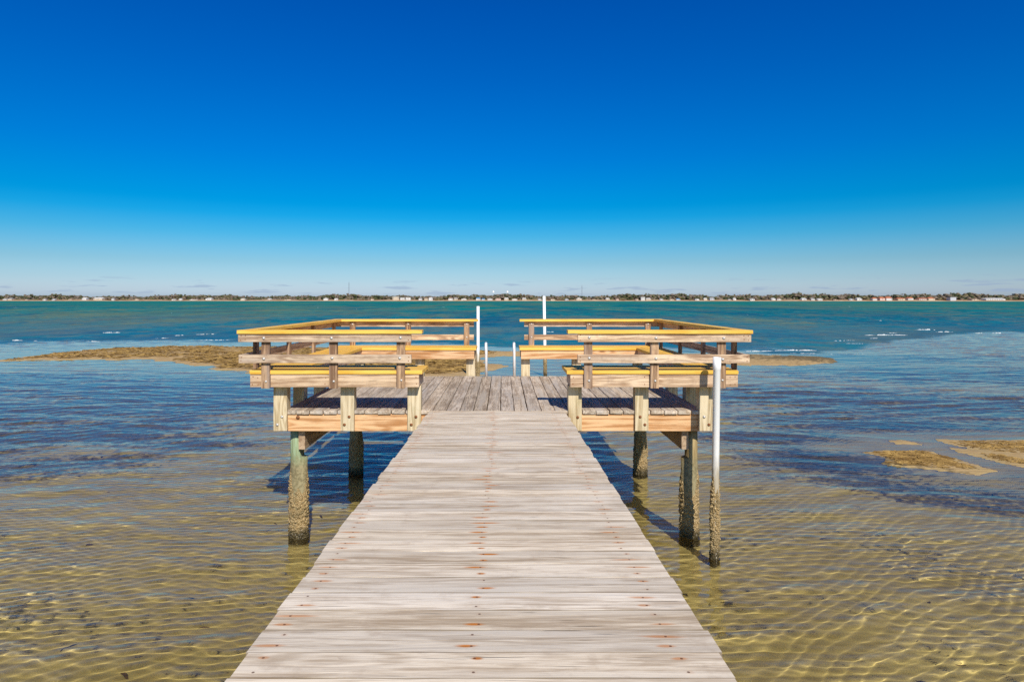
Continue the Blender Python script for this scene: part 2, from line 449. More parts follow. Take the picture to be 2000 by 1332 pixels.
def pile_mat(name='treated_piling', a=(0.34, 0.44, 0.27), b=(0.22, 0.25, 0.12)):
    s = NT(name)
    pos = s.node('ShaderNodeNewGeometry').outputs['Position']
    g = s.mapping(pos, (1, 1, 0.07))
    st = s.noise(g, 55.0, 5, 0.6)
    c = s.mix(s.ramp(st, 0.3, 0.7), a, b)
    z = s.node('ShaderNodeSeparateXYZ', None, Vector=pos).outputs['Z']
    zz = s.math('ADD', z, s.math('MULTIPLY', s.math('SUBTRACT', s.noise(pos, 22.0, 4), 0.5), 0.16))
    c = s.mix(s.ramp(zz, 0.78, 0.98, 1.0, 0.0), c, s.mix(s.ramp(s.noise(pos, 30.0, 4), 0.35, 0.65), (0.20, 0.165, 0.085), (0.33, 0.275, 0.15)))
    return s.done(s.principled(c, 0.8, s.bump(st, 0.4, 0.01), 0.2))
def pvc_mat():
    s = NT('white_pvc')
    pos = s.node('ShaderNodeNewGeometry').outputs['Position']
    g = s.mapping(pos, (1, 1, 0.12))
    c = s.mix(s.math('MULTIPLY', s.ramp(s.noise(g, 25.0, 4), 0.5, 0.75), 0.35), (0.90, 0.885, 0.85), (0.70, 0.66, 0.58))
    z = s.node('ShaderNodeSeparateXYZ', None, Vector=pos).outputs['Z']
    zn = s.math('ADD', z, s.math('MULTIPLY', s.math('SUBTRACT', s.noise(s.mapping(pos, (1, 1, 0.3)), 30.0, 4), 0.5), 0.45))
    c = s.mix(s.math('MULTIPLY', s.ramp(zn, 0.78, 1.12, 1.0, 0.0), 0.8), c, (0.42, 0.33, 0.19))
    return s.done(s.principled(c, 0.4, None, 0.35))
M_CRUST = crust_mat(); M_PILE = pile_mat(); M_PILE2 = pile_mat('brown_piling', (0.40, 0.30, 0.14), (0.20, 0.13, 0.05)); M_PVC = pvc_mat()

def crust_mesh(r, z0, z1, seed, amp=0.016, n=96, lean=(0, 0), full=0.75):
    """Encrusted sleeve: a tube roughened by barnacle-sized bumps, thinning out towards its top."""
    rs = np.random.default_rng(seed)
    rows = int((z1 - z0) / (r * 2 * math.pi / n)) + 2
    cen = rs.random((int((z1 - z0) * r * 2 * math.pi / 0.00022), 2)) * [2 * math.pi, z1 - z0]
    size = 0.006 + 0.011 * rs.random(len(cen)) ** 2
    th = np.linspace(0, 2 * math.pi, n, endpoint=False)
    zz = np.linspace(0, z1 - z0, rows)
    T, Z = np.meshgrid(th, zz)
    H = np.zeros_like(T)
    for (ct, cz), sz in zip(cen, size):
        i0, i1 = np.searchsorted(zz, (cz - sz, cz + sz))
        dt = (T[i0:i1] - ct + math.pi) % (2 * math.pi) - math.pi
        d2 = ((dt * r) ** 2 + (Z[i0:i1] - cz) ** 2) / sz ** 2
        H[i0:i1] = np.maximum(H[i0:i1], np.sqrt(np.clip(1 - d2, 0, 1)) * sz * amp / 0.011)
    u = Z / (z1 - z0)
    edge = full + 0.10 * np.sin(2 * T + seed) + 0.05 * np.sin(5 * T + 2 * seed)
    fade = np.clip((edge + 0.12 - u) / 0.16, 0, 1)
    R = r - 0.004 + fade * (0.006 + H) + 0.004 * np.sin(3 * T + 5 * u + seed) * fade
    X = R * np.cos(T) + lean[0] * (Z + z0); Yy = R * np.sin(T) + lean[1] * (Z + z0)
    i = np.arange(rows * n).reshape(rows, n); j = np.roll(i, -1, 1)
    f = np.stack([i[:-1], j[:-1], j[1:], i[1:]], -1).reshape(-1, 4)
    return np_mesh('barnacle_crust', np.stack([X, Yy, Z + z0], -1).reshape(-1, 3), f)

def tube_mesh(name, prof, n=32, lean=(0, 0), cut=None, close=True):
    """prof: (radius, z) from the bottom up; cut(z, x) limits x so that a notch can be sawn out."""
    bm = bmesh.new(); prev = None
    for r, z in prof:
        ring = []
        for k in range(n):
            a = 2 * math.pi * k / n
            x, y = r * math.cos(a), r * math.sin(a)
            if cut: x = cut(z, x)
            ring.append(bm.verts.new((x + lean[0] * z, y + lean[1] * z, z)))
        if prev:
            for k in range(n): bm.faces.new((prev[k], prev[(k + 1) % n], ring[(k + 1) % n], ring[k]))
        prev = ring
    if close: bm.faces.new(prev)
    for f in bm.faces: f.smooth = len(f.verts) == 4
    m = bpy.data.meshes.new(name); bm.to_mesh(m); bm.free()
    return m

def piling(x, y, r, seed, label, notch, top=1.232):
    o = empty('piling', (x, y, 0))
    tag(o, label, 'piling', 'pilings under the platform')
    cut = (lambda z, xx: min(xx, 0.034) if z > 0.905 else xx) if notch > 0 else (lambda z, xx: max(xx, -0.028) if z > 0.905 else xx)
    prof = [(r * 1.03, -0.8), (r * 1.01, 0.3), (r, 0.90), (r, 0.91), (r * 0.99, top)]
    link('shaft', tube_mesh('shaft', prof, 40, cut=cut), M_PILE if seed in (1, 3) else M_PILE2, o, (x, y, 0))
    link('barnacle_crust', crust_mesh(r * 1.01, -0.5, 0.84, seed), M_CRUST, o, (x, y, 0))
    return o
piling(-2.343, 7.40, 0.094, 1, 'greenish topped round piling under the front left corner of the platform', 1)
piling(2.135, 7.37, 0.092, 2, 'brown barnacled piling under the front right corner, half shaded by the white pipe', -1)
piling(-2.290, 10.05, 0.094, 3, 'dark shaded piling standing in the blue shadow under the rear left of the platform', 1)
piling(2.150, 10.05, 0.092, 4, 'sunlit tan barnacled piling under the rear right of the platform', -1)

def pipe(x, y, r, top, lean, seed, zc, label, coupling=None):
    o = empty('mooring_pipe', (x, y, 0))
    tag(o, label, 'pipe pole', 'white pipe poles in the water')
    prof = [(r, -0.6), (r, top)]
    if coupling: prof = [(r, -0.6), (r, top - 0.13), (r * 1.13, top - 0.125), (r * 1.13, top), (r * 0.96, top), (r * 0.96, top - 0.1)]
    else: prof = [(r, -0.6), (r, top), (r * 0.9, top), (r * 0.9, top - 0.1)]
    link('shaft', tube_mesh('shaft', prof, 32, lean), M_PVC, o, (x, y, 0))
    link('barnacle_crust', crust_mesh(r * 1.04, -0.4, zc, seed, 0.013, 64, lean, 0.84), M_CRUST, o, (x, y, 0))
pipe(2.222, 6.76, 0.0375, 2.10, (0.012, -0.004), 7, 0.86, 'thick white pipe with a coupling on top standing beside the right bench', True)
pipe(-0.83, 21.6, 0.050, 2.49, (0.0, 0.0), 8, 0.80, 'thin white pipe rising behind the end of the left bench', None)
pipe(1.52, 23.0, 0.052, 2.84, (-0.016, 0.0), 9, 0.72, 'tallest thin white pipe, reaching the far shoreline behind the right bench', None)

# ================================================================== LADDER
lad = empty('swim_ladder', (-0.04, 10.36, DECK_Z))
tag(lad, 'pale metal swim ladder with two upright grab rails at the far edge of the platform', 'ladder')
def bent_tube(pts, r, n=16):
    bm = bmesh.new(); prev = None
    for i, p in enumerate(pts):
        p = Vector(p)
        d = (Vector(pts[min(i + 1, len(pts) - 1)]) - Vector(pts[max(i - 1, 0)])).normalized()
        a = d.orthogonal().normalized() if abs(d.x) > 0.99 else Vector((1, 0, 0)); b = d.cross(a).normalized(); a = b.cross(d)
        ring = [bm.verts.new(p + r * (math.cos(t * 2 * math.pi / n) * a + math.sin(t * 2 * math.pi / n) * b)) for t in range(n)]
        if prev:
            for k in range(n): bm.faces.new((prev[k], prev[(k + 1) % n], ring[(k + 1) % n], ring[k]))
        else: bm.faces.new(ring[::-1])
        prev = ring
    bm.faces.new(prev)
    bmesh.ops.recalc_face_normals(bm, faces=bm.faces)
    for f in bm.faces: f.smooth = len(f.verts) == 4
    m = bpy.data.meshes.new('tube'); bm.to_mesh(m); bm.free()
    return m
for x in (-0.268, 0.184):
    pts = [(0.004, 0, 0.0), (0, 0, 0.42), (-0.003, 0.006, 0.49), (-0.003, 0.03, 0.525), (-0.003, 0.07, 0.53), (-0.003, 0.115, 0.50), (0, 0.13, 0.44), (0, 0.13, 0.0), (0, 0.13, -1.7)]
    r = link('grab_rail', bent_tube(pts, 0.0215), M_ALU, lad, (x, 10.34, DECK_Z))
    fl = tube_mesh('flange', [(0.036, 0.0), (0.036, 0.010), (0.026, 0.022), (0.026, 0.05)], 24)
    link('flange', fl, M_ALU, r, (x + 0.004, 10.34, DECK_Z + 0.002))
for z in (1.15, 0.85, 0.55, 0.25):
    link('rung', bent_tube([(-0.268, 0, 0), (0.184, 0, 0)], 0.016), M_ALU, lad, (0, 10.47, z))

# ================================================================== SEABED, BARS, ISLETS
def poly(pts): return np.array([ground(*p) for p in pts])
BAR = poly([(-260, 716), (-60, 707), (0, 703.2), (130, 687), (234, 680.5), (338, 677.5), (481, 677), (700, 680), (950, 685), (1250, 690), (1460, 692.5), (1610, 697), (1640, 707.5),
            (1550, 714.5), (1464, 713), (1250, 706), (1080, 698), (985, 696.5), (930, 700), (985, 717), (930, 733), (870, 737), (700, 738), (560, 735), (481, 728), (390, 714), (286, 702), (130, 702), (0, 704.6), (-60, 709)])
ISL = [poly([(1680, 884), (1730, 878.6), (1810, 880), (1860, 892), (1954, 921), (1910, 928), (1810, 918), (1764, 913), (1712, 905), (1728, 894), (1688, 887)]),
       poly([(1736, 860), (1762, 858.5), (1798, 868), (1752, 867)]),
       poly([(1824, 857), (1890, 859), (2000, 858), (2300, 862), (2320, 935), (2000, 914), (1940, 901), (1870, 883), (1856, 874), (1915, 880), (1850, 867)])]
def sdf(P, X, Y):
    """signed distance to a polygon, positive inside"""
    d = np.full(X.shape, 1e9); inside = np.zeros(X.shape, bool)
    n = len(P)
    for i in range(n):
        ax, ay = P[i]; bx, by = P[(i + 1) % n]
        ex, ey = bx - ax, by - ay
        t = np.clip(((X - ax) * ex + (Y - ay) * ey) / (ex * ex + ey * ey), 0, 1)
        d = np.minimum(d, (X - ax - t * ex) ** 2 + (Y - ay - t * ey) ** 2)
        c = ((ay > Y) != (by > Y)) & (X < ex * (Y - ay) / (ey if abs(ey) > 1e-9 else 1e-9) + ax)
        inside ^= c
    d = np.sqrt(d)
    return np.where(inside, d, -d)
def vnoise(X, Y, s, seed):
    """cheap smooth value noise"""
    rs = np.random.default_rng(seed); T = rs.random((256, 256))
    u, v = X / s, Y / s
    i, j = np.floor(u).astype(int), np.floor(v).astype(int)
    a, b = u - i, v - j
    a = a * a * (3 - 2 * a); b = b * b * (3 - 2 * b)
    g = lambda p, q: T[p % 256, q % 256]
    return (g(i, j) * (1 - a) + g(i + 1, j) * a) * (1 - b) + (g(i, j + 1) * (1 - a) + g(i + 1, j + 1) * a) * b
def land_dist(X, Y):
    w = (vnoise(X, Y, 1.1, 3) - 0.5) * 0.5 + (vnoise(X, Y, 0.35, 4) - 0.5) * 0.3
    bar = sdf(BAR, X, Y) + w * 1.6
    isl = np.maximum.reduce([sdf(p, X, Y) for p in ISL]) + w * 0.16 + (vnoise(X, Y * 2.0, 0.16, 5) - 0.5) * 0.09
    return bar, isl
def bed_height(X, Y):
    bar, isl = land_dist(X, Y)
    hb = np.where(bar > 0, 0.012 + 0.10 * (1 - np.exp(-bar / 1.6)), -0.215 * (1 - np.exp(bar / 3.2)) + 0.012 - 0.045 * (1 - np.exp(np.minimum(bar, 0) / 0.12)))
    hi = np.where(isl > 0, 0.003 + 0.034 * (1 - np.exp(-isl / 0.45)), -0.205 * (1 - np.exp(-(np.minimum(isl, 0) / 1.9) ** 2)) + 0.003 - 0.034 * (1 - np.exp(np.minimum(isl, 0) / 0.05)))
    h = np.maximum(hb, hi)
    soft = np.clip(1 - np.exp(-np.abs(np.maximum(bar / 2.5, isl)) / 0.5), 0.12, 1)
    h = h + soft * ((vnoise(X, Y, 2.3, 6) - 0.5) * 0.05 + (vnoise(X, Y, 0.6, 7) - 0.5) * 0.018) + (vnoise(X, Y, 0.22, 8) - 0.5) * 0.006
    behind = np.clip((Y - 40) / 60, 0, 1)
    return h - behind * 2.0, bar, isl
def rows(y0, y1, s0, k):
    r = [y0]
    while r[-1] < y1: r.append(r[-1] + max(s0, r[-1] * k))
    return np.array(r)
def fan(ys, ncol, spread=0.86, pad=2.0):
    u = np.linspace(-1, 1, ncol)
    Yg = np.repeat(ys[:, None], ncol, 1)
    return u[None, :] * (spread * Yg + pad), Yg

ys = np.concatenate([[-12, -6, -2, 0.5], rows(2.0, 60, 0.05, 0.0055), rows(70, 4200, 8, 0.15)])
bx_, by_ = fan(ys, 760, 1.25, 10.0)
bz_, bar_, isl_ = bed_height(bx_, by_)
bed_m = grid_mesh('seabed', bx_, by_, bz_)
# dead sea grass: lies on the bar's left part and in dark beds under the shallow water
def ell(px_, py_, X, Y, rx, ry, rot=0.0):
    cx, cy = ground(px_, py_)
    c, s_ = math.cos(rot), math.sin(rot)
    dx, dy = X - cx, Y - cy
    return np.exp(-(((c * dx + s_ * dy) / rx) ** 2 + ((-s_ * dx + c * dy) / ry) ** 2))
wd = np.zeros_like(bx_)
for a in ((250, 760, 6.5, 4.2, 0), (120, 845, 4.2, 2.0, 0.1), (330, 770, 6.5, 3.6, 0.1), (20, 745, 6, 4, 0), (300, 825, 3.0, 1.2, 0), (60, 800, 5, 3.0, 0), (420, 790, 4.0, 2.2, 0.2), (60, 905, 2.6, 1.0, 0.2), (400, 862, 1.8, 0.55, 0.1), (230, 850, 2.4, 0.8, 0), (560, 752, 3.5, 2.0, 0),
          (1560, 770, 5.5, 2.6, 0), (1850, 790, 7.0, 3.0, 0.1), (1650, 820, 3.5, 1.4, 0), (1620, 900, 2.0, 1.0, -0.4), (1770, 950, 2.2, 0.55, -0.45), (1880, 978, 1.4, 0.36, -0.4), (1700, 700, 9, 3, 0), (1900, 730, 9, 4, 0), (1480, 850, 1.8, 0.9, 0)):
    wd = np.maximum(wd, ell(a[0], a[1], bx_, by_, a[2], a[3], a[4]))
put_attr(bed_m, 'weed', wd)
_, GX = 0, bx_
barweed = np.clip(bar_ / 1.0, 0, 1) * np.clip((6.0 - np.abs(bx_ + 5.5)) / 3.0, 0, 1) * np.clip((37.0 - by_) / 3.0, 0, 1)
barweed = np.maximum(barweed, 0.45 * np.clip(bar_ / 0.6, 0, 1) * np.clip((-6 - bx_) / 4, 0, 1))
islw = np.clip(isl_ / 0.35, 0, 1) * np.maximum(1.3 * ell(1760, 892, bx_, by_, 1.5, 0.62, -0.25), 0.48 * ell(1940, 868, bx_, by_, 2.8, 0.75))
put_attr(bed_m, 'drift', np.maximum(barweed, islw))

def bed_mat():
    s = NT('rippled_sand')
    pos = s.node('ShaderNodeNewGeometry').outputs['Position']
    z = s.node('ShaderNodeSeparateXYZ', None, Vector=pos).outputs['Z']
    weed = s.node('ShaderNodeAttribute', {'attribute_name': 'weed'}).outputs['Fac']
    drift = s.node('ShaderNodeAttribute', {'attribute_name': 'drift'}).outputs['Fac']
    n1 = s.noise(pos, 0.7, 5, 0.6); n2 = s.noise(pos, 6.0, 5, 0.6); n3 = s.noise(pos, 90.0, 3, 0.6)
    dry = s.mix(s.ramp(n2, 0.3, 0.7), (0.57, 0.385, 0.17), (0.47, 0.30, 0.125))
    wet = s.mix(s.ramp(n1, 0.3, 0.7), (0.55, 0.425, 0.155), (0.42, 0.315, 0.104))
    c = s.mix(s.ramp(s.math('ADD', z, s.math('MULTIPLY', s.math('SUBTRACT', n2, 0.5), 0.03)), -0.035, 0.03), wet, dry)
    c = s.mix(s.math('MULTIPLY', s.ramp(n3, 0.35, 0.7), 0.25), c, (0.20, 0.14, 0.06))
    wn = s.math('ADD', s.math('MULTIPLY', weed, 0.85), s.math('MULTIPLY', s.ramp(weed, 0.08, 0.4), s.math('ADD', s.math('MULTIPLY', s.math('SUBTRACT', n1, 0.5), 0.9), s.math('MULTIPLY', s.math('SUBTRACT', n2, 0.5), 1.6))))
    c = s.mix(s.math('MULTIPLY', s.ramp(wn, 0.34, 0.70), 0.88), c, s.mix(s.ramp(s.noise(pos, 22.0, 4), 0.35, 0.65), (0.070, 0.052, 0.024), (0.20, 0.145, 0.062)))
    dn = s.math('ADD', drift, s.math('MULTIPLY', s.ramp(drift, 0.04, 0.3), s.math('ADD', s.math('MULTIPLY', s.math('SUBTRACT', n2, 0.5), 1.3), s.math('MULTIPLY', s.math('SUBTRACT', s.noise(pos, 25.0, 4), 0.5), 1.0))))
    c = s.mix(s.math('MULTIPLY', s.ramp(dn, 0.42, 0.62), 0.85), c, s.mix(s.ramp(s.noise(pos, 40.0, 4), 0.4, 0.65), (0.20, 0.105, 0.027), (0.46, 0.29, 0.095)))
    # current ripples
    rp = s.node('ShaderNodeTexWave', {'wave_type': 'BANDS', 'bands_direction': 'Y'}, Vector=s.mapping(pos, (0.35, 1, 1)), Scale=2.6, Distortion=3.5, Detail=3.0, Detail_Scale=1.4)
    h = s.math('ADD', s.math('MULTIPLY', rp.outputs['Fac'], 0.6), s.math('MULTIPLY', n3, 0.35))
    return s.done(s.principled(c, s.ramp(z, -0.01, 0.06, 0.55, 0.9), s.bump(h, 0.45, 0.02), 0.2))
bed_o = link('seabed', bed_m, bed_mat())
tag(bed_o, 'rippled sandy seabed rising into sandbars', 'seabed', None, 'structure')

# drifted sea grass lying on the bar and the islets (uncountable)
def strands(name, n, sampler, ln, hz, mat, label):
    V = []; Fq = []
    for k in range(n):
        x, y, z = sampler()
        a = random.uniform(-0.5, 0.5) if random.random() < 0.7 else random.uniform(0, 6.28)
        l = random.uniform(*ln); w = l * random.uniform(0.05, 0.13); h = random.uniform(*hz)
        ca, sa = math.cos(a), math.sin(a)
        b = len(V)
        for t, ww, hh in ((-0.5, 0.3, 0.0), (-0.15, 1, 1.0), (0.2, 0.9, 0.7), (0.5, 0.25, 0.05)):
            for q in (-1, 1):
                V.append((x + ca * l * t - sa * w * ww * q, y + sa * l * t + ca * w * ww * q, z + h * hh * (1.0 if q > 0 else 0.55)))
        for j in range(3): Fq.append((b + 2 * j, b + 2 * j + 2, b + 2 * j + 3, b + 2 * j + 1))
    o = link(name, np_mesh(name, V, Fq, False), mat)
    tag(o, label, 'sea grass', None, 'stuff')
def near_idx(mask):
    return np.argwhere(mask)
M_GRASS = simple('dead_sea_grass', (0.27, 0.145, 0.038), 0.8, 0, 0.5, 3.0, 0.2, alt=(0.48, 0.30, 0.09))
M_DARKWEED = simple('wet_sea_weed', (0.055, 0.036, 0.016), 0.6, 0, 0.4, 5.0, 0.3, alt=(0.14, 0.08, 0.03))
cell = near_idx((barweed > 0.35) & (bz_ > -0.01))
def samp_bar():
    while True:
        r, c = cell[random.randrange(len(cell))]
        if random.random() < barweed[r, c] * (1.2 if vnoise(np.array([bx_[r, c]]), np.array([by_[r, c]]), 0.9, 21)[0] > 0.42 else 0.25): break
    return bx_[r, c] + random.uniform(-.15, .15), by_[r, c] + random.uniform(-.12, .12), bz_[r, c] - 0.004
strands('bar_sea_grass', 9000, samp_bar, (0.15, 0.6), (0.02, 0.07), M_GRASS, 'brown dead sea grass matted on the sandbar behind the left bench')
cell2 = near_idx((islw > 0.2) & (bz_ > 0.0))
def samp_isl():
    while True:
        r, c = cell2[random.randrange(len(cell2))]
        if random.random() < islw[r, c] * (1.2 if vnoise(np.array([bx_[r, c]]), np.array([by_[r, c]]), 0.25, 22)[0] > 0.42 else 0.25): break
    return bx_[r, c] + random.uniform(-.05, .05), by_[r, c] + random.uniform(-.04, .04), bz_[r, c] - 0.003
strands('islet_sea_grass', 2600, samp_isl, (0.05, 0.17), (0.008, 0.022), M_GRASS, 'brown dead sea grass on the small sand islets at the right')
cell3 = near_idx((wd > 0.45) & (bz_ < -0.02) & (by_ < 30))
def samp_uw():
    if random.random() < 0.012:
        Y = random.uniform(4.4, 11); X = random.uniform(-0.8, 0.8) * Y; q = np.array([X]), np.array([Y])
        return X, Y, float(bed_height(*q)[0][0]) - 0.004
    while True:
        r, c = cell3[random.randrange(len(cell3))]
        if random.random() < wd[r, c] * (1.2 if vnoise(np.array([bx_[r, c]]), np.array([by_[r, c]]), 0.5, 23)[0] > 0.5 else 0.15): break
    return bx_[r, c] + random.uniform(-.1, .1), by_[r, c] + random.uniform(-.08, .08), bz_[r, c] - 0.004
strands('sunken_sea_weed', 6000, samp_uw, (0.04, 0.15), (0.008, 0.03), M_DARKWEED, 'dark sea weed growing in beds under the shallow water')

# ================================================================== WATER
comps = []
def wave_set(n, l0, l1, turn, spread, amp):
    for k in range(n):
        lam = l0 * (l1 / l0) ** RNG.random(); th = math.radians(90 + turn + RNG.normal() * spread)
        comps.append((2 * math.pi / lam, th, RNG.random() * 6.283, lam * amp))
wave_set(22, 0.22, 0.46, 9, 36, 0.95)
wave_set(20, 0.42, 0.9, 6, 20, 0.9)
wave_set(14, 0.8, 2.2, 4, 16, 0.8)
RIPPLE = ((0.104, 98, 0.34, 61), (0.118, 129, 0.25, 62), (0.096, 64, 0.20, 63), (0.160, 86, 0.21, 64))
def waves(X, Y, step, curv=8.5, slope=0.0105):
    """wind ripples with a bounded curvature (they focus the sun just short of the bed) on a longer chop"""
    wx = 0.16 * np.sin(X * 1.1 + Y * 0.6) + 0.10 * np.sin(X * 0.5 - Y * 0.9 + 1) + 0.5 * (vnoise(X, Y, 1.7, 31) - 0.5)
    Z = np.zeros_like(X)
    for k, th, p, a in comps:
        lam = 2 * math.pi / k
        fade = np.clip(lam / step / 2.4 - 0.5, 0, 1)
        boost = 1.0 + 0.4 * np.clip((Y - 9.0) / 10.0, 0, 1)
        Z += fade * boost * a * slope / 6.0 * np.sin(k * (X * math.cos(th) + (Y + wx * 0.5) * math.sin(th)) + p)
    for lam, deg, w, sd in RIPPLE:
        k = 2 * math.pi / lam; th = math.radians(deg)
        warp = 11.0 * (vnoise(X, Y, 1.5, sd) - 0.5) + 5.0 * (vnoise(X, Y, 0.55, sd + 20) - 0.5) + 1.3 * (vnoise(X, Y, 0.24, sd + 40) - 0.5) + 2.0 * math.pi * 1.5 * (vnoise(X, Y, 5.0, sd + 60) - 0.5)
        env = 0.35 + 1.0 * vnoise(X, Y, 0.9, sd + 80)
        fade = np.clip(lam / step / 2.4 - 0.5, 0, 1)
        ph = k * (X * math.cos(th) + Y * math.sin(th)) + warp
        Z += fade * env * w * curv / (k * k) * np.sin(ph + 0.25 * np.sin(ph))
    return Z
ys = rows(2.6, 62.0, 0.013, 0.0023)
ys = ys / ys[-1] * 62.0
wx_, wy_ = fan(ys, 980, 1.12, 3.0)
step = np.gradient(ys)[:, None] * np.ones_like(wx_)
bar_w = sdf(BAR, wx_, wy_); isl_w = np.maximum.reduce([sdf(p, wx_, wy_) for p in ISL])
calm = np.clip(0.35 - isl_w * 0.38, 0.30, 1.0) * np.clip(0.25 - bar_w * 0.085, 0.25, 1.0)
wz_ = waves(wx_, wy_, step) * calm
wz_ *= np.clip((62.0 - wy_) / 4.0, 0, 1)
edge = np.array([(-600, 668), (0, 668.5), (234, 669), (480, 668), (760, 675), (950, 682), (1250, 687.5), (1460, 690.2), (1580, 691.5), (1640, 686), (1700, 675), (1780, 662), (1870, 655), (1960, 651), (2600, 648)], float)
def bay_edge(X, Y):
    """how far beyond the drop-off into the bay a place lies, in metres"""
    ang = 982.0 + F * X / Y
    yb = F * CAM_H / (np.interp(ang, edge[:, 0], edge[:, 1]) - 586.0)
    return Y - yb + (vnoise(X, Y, 3.0, 51) - 0.5) * 6.0 + (vnoise(X, Y, 0.9, 52) - 0.5) * 2.5
deep_ = np.clip(bay_edge(wx_, wy_) / 5.0 + 0.2, 0, 1)
sh_m = grid_mesh('shallow_water', wx_, wy_, wz_)
put_attr(sh_m, 'deep', deep_)
def bay_shader(s):
    pos = s.node('ShaderNodeNewGeometry').outputs['Position']
    y = s.node('ShaderNodeSeparateXYZ', None, Vector=pos).outputs['Y']
    st = s.noise(s.mapping(pos, (0.030, 0.045, 1)), 1.0, 8, 0.72)
    st2 = s.noise(s.mapping(pos, (0.42, 0.30, 1), (7, 3, 0)), 1.0, 8, 0.75)
    st3 = s.noise(s.mapping(pos, (0.34, 0.26, 1), (31, 17, 0)), 1.0, 8, 0.75)
    st4 = s.noise(s.mapping(pos, (0.006, 0.010, 1)), 1.0, 6, 0.7)
    sB = s.noise(s.mapping(pos, (0.075, 0.020, 1), (3, 9, 0)), 1.0, 7, 0.72)
    sB2 = s.noise(s.mapping(pos, (0.060, 0.017, 1), (43, 29, 0)), 1.0, 7, 0.72)
    sC = s.noise(s.mapping(pos, (0.024, 0.0030, 1), (11, 5, 0)), 1.0, 6, 0.7)
    sC2 = s.noise(s.mapping(pos, (0.020, 0.0026, 1), (57, 2, 0)), 1.0, 6, 0.7)
    nearA = s.ramp(y, 70.0, 200.0, 1.0, 0.0); midB = s.ramp(y, 260.0, 700.0, 1.0, 0.15)
    c = s.mix(s.ramp(y, 40.0, 360.0), (0.003, 0.185, 0.205), (0.000, 0.200, 0.158))
    c = s.mix(s.math('MULTIPLY', s.ramp(st, 0.44, 0.60), 0.35), c, (0.001, 0.115, 0.130))
    olive = (0.165, 0.185, 0.085); navy = (0.002, 0.078, 0.155)
    for a_, b_, k_, lo_, hi_ in ((st2, st3, nearA, 0.49, 0.58), (sB, sB2, midB, 0.47, 0.60), (sC, sC2, None, 0.47, 0.62)):
        for f_, cc, am in ((a_, olive, 0.60), (b_, navy, 0.55)):
            g_ = s.math('MULTIPLY', s.ramp(f_, lo_, hi_), am if k_ is not None else am * 0.6)
            if k_ is not None: g_ = s.math('MULTIPLY', g_, k_)
            c = s.mix(g_, c, cc)
    b1 = s.noise(s.mapping(pos, (0.5, 1.3, 1)), 1.0, 6, 0.62)
    b2 = s.noise(s.mapping(pos, (0.07, 0.18, 1)), 1.0, 6, 0.65)
    h = s.math('ADD', s.math('MULTIPLY', b1, 0.30), s.math('MULTIPLY', b2, 1.4))
    nrm = s.bump(h, 0.8, 0.7)
    dif = s.node('ShaderNodeBsdfDiffuse', None, Color=c, Normal=nrm)
    glo = s.node('ShaderNodeBsdfGlossy', None, Color=(0.9, 0.95, 1.0, 1), Roughness=0.28, Normal=nrm)
    fac = s.math('ADD', s.ramp(y, 36.0, 140.0, 0.24, 0.06), s.math('MULTIPLY', s.math('SUBTRACT', st3, 0.5), -0.5), clamp=True)
    m = s.n.new('ShaderNodeMixShader')
    s.put(m.inputs[0], fac); s.t.links.new(dif.outputs[0], m.inputs[1]); s.t.links.new(glo.outputs[0], m.inputs[2])
    return m.outputs[0]
def shallow_mat():
    s = NT('clear_shallow_water')
    g = s.node('ShaderNodeBsdfGlass', {'distribution': 'GGX'}, Color=(0.97, 0.985, 0.96, 1), Roughness=0.0, IOR=1.333)
    d = s.node('ShaderNodeAttribute', {'attribute_name': 'deep'}).outputs['Fac']
    pos = s.node('ShaderNodeNewGeometry').outputs['Position']
    n = s.noise(s.mapping(pos, (0.5, 0.5, 1)), 1.0, 6, 0.7)
    f = s.math('MULTIPLY', s.ramp(s.math('ADD', d, s.math('MULTIPLY', s.math('SUBTRACT', n, 0.5), 1.1)), 0.15, 0.85), s.math('GREATER_THAN', d, 0.001))
    m = s.n.new('ShaderNodeMixShader')
    s.put(m.inputs[0], f); s.t.links.new(g.outputs[0], m.inputs[1]); s.t.links.new(bay_shader(s), m.inputs[2])
    return s.done(m.outputs[0])
sh_o = link('shallow_water', sh_m, shallow_mat())
sh_o.cycles.is_caustics_receiver = False
sh_o.cycles.is_caustics_caster = True
tag(sh_o, 'clear rippled shallow water over the sand', 'water', None, 'structure')

ys = rows(62.0, 1900, 0.22, 0.0062)
vx_, vy_ = fan(ys, 760, 1.25, 0.0)
step = np.gradient(ys)[:, None] * np.ones_like(vx_)
vz_ = np.zeros_like(vx_)
for k in range(40):
    lam = 0.9 * (9.0 ** RNG.random()); th = math.radians(90 + RNG.normal() * 20); kk = 2 * math.pi / lam
    fade = np.clip(lam / step / 2.6 - 0.6, 0, 1)
    vz_ += fade * lam * 0.0048 * np.sin(kk * (vx_ * math.cos(th) + (vy_ + (vnoise(vx_, vy_, 9.0, 41) - 0.5) * 3) * math.sin(th)) + RNG.random() * 6.283)
vz_ *= np.clip((vy_ - 62.0) / 10.0, 0, 1) * (0.6 + 0.8 * vnoise(vx_, vy_, 18.0, 42))
bay_m = grid_mesh('bay_water', vx_, vy_, vz_)
def bay_mat():
    s = NT('windy_bay_water')
    return s.done(bay_shader(s))
bay_o = link('bay_water', bay_m, bay_mat())
tag(bay_o, 'deep teal wind-ruffled water of the bay', 'water', None, 'structure')

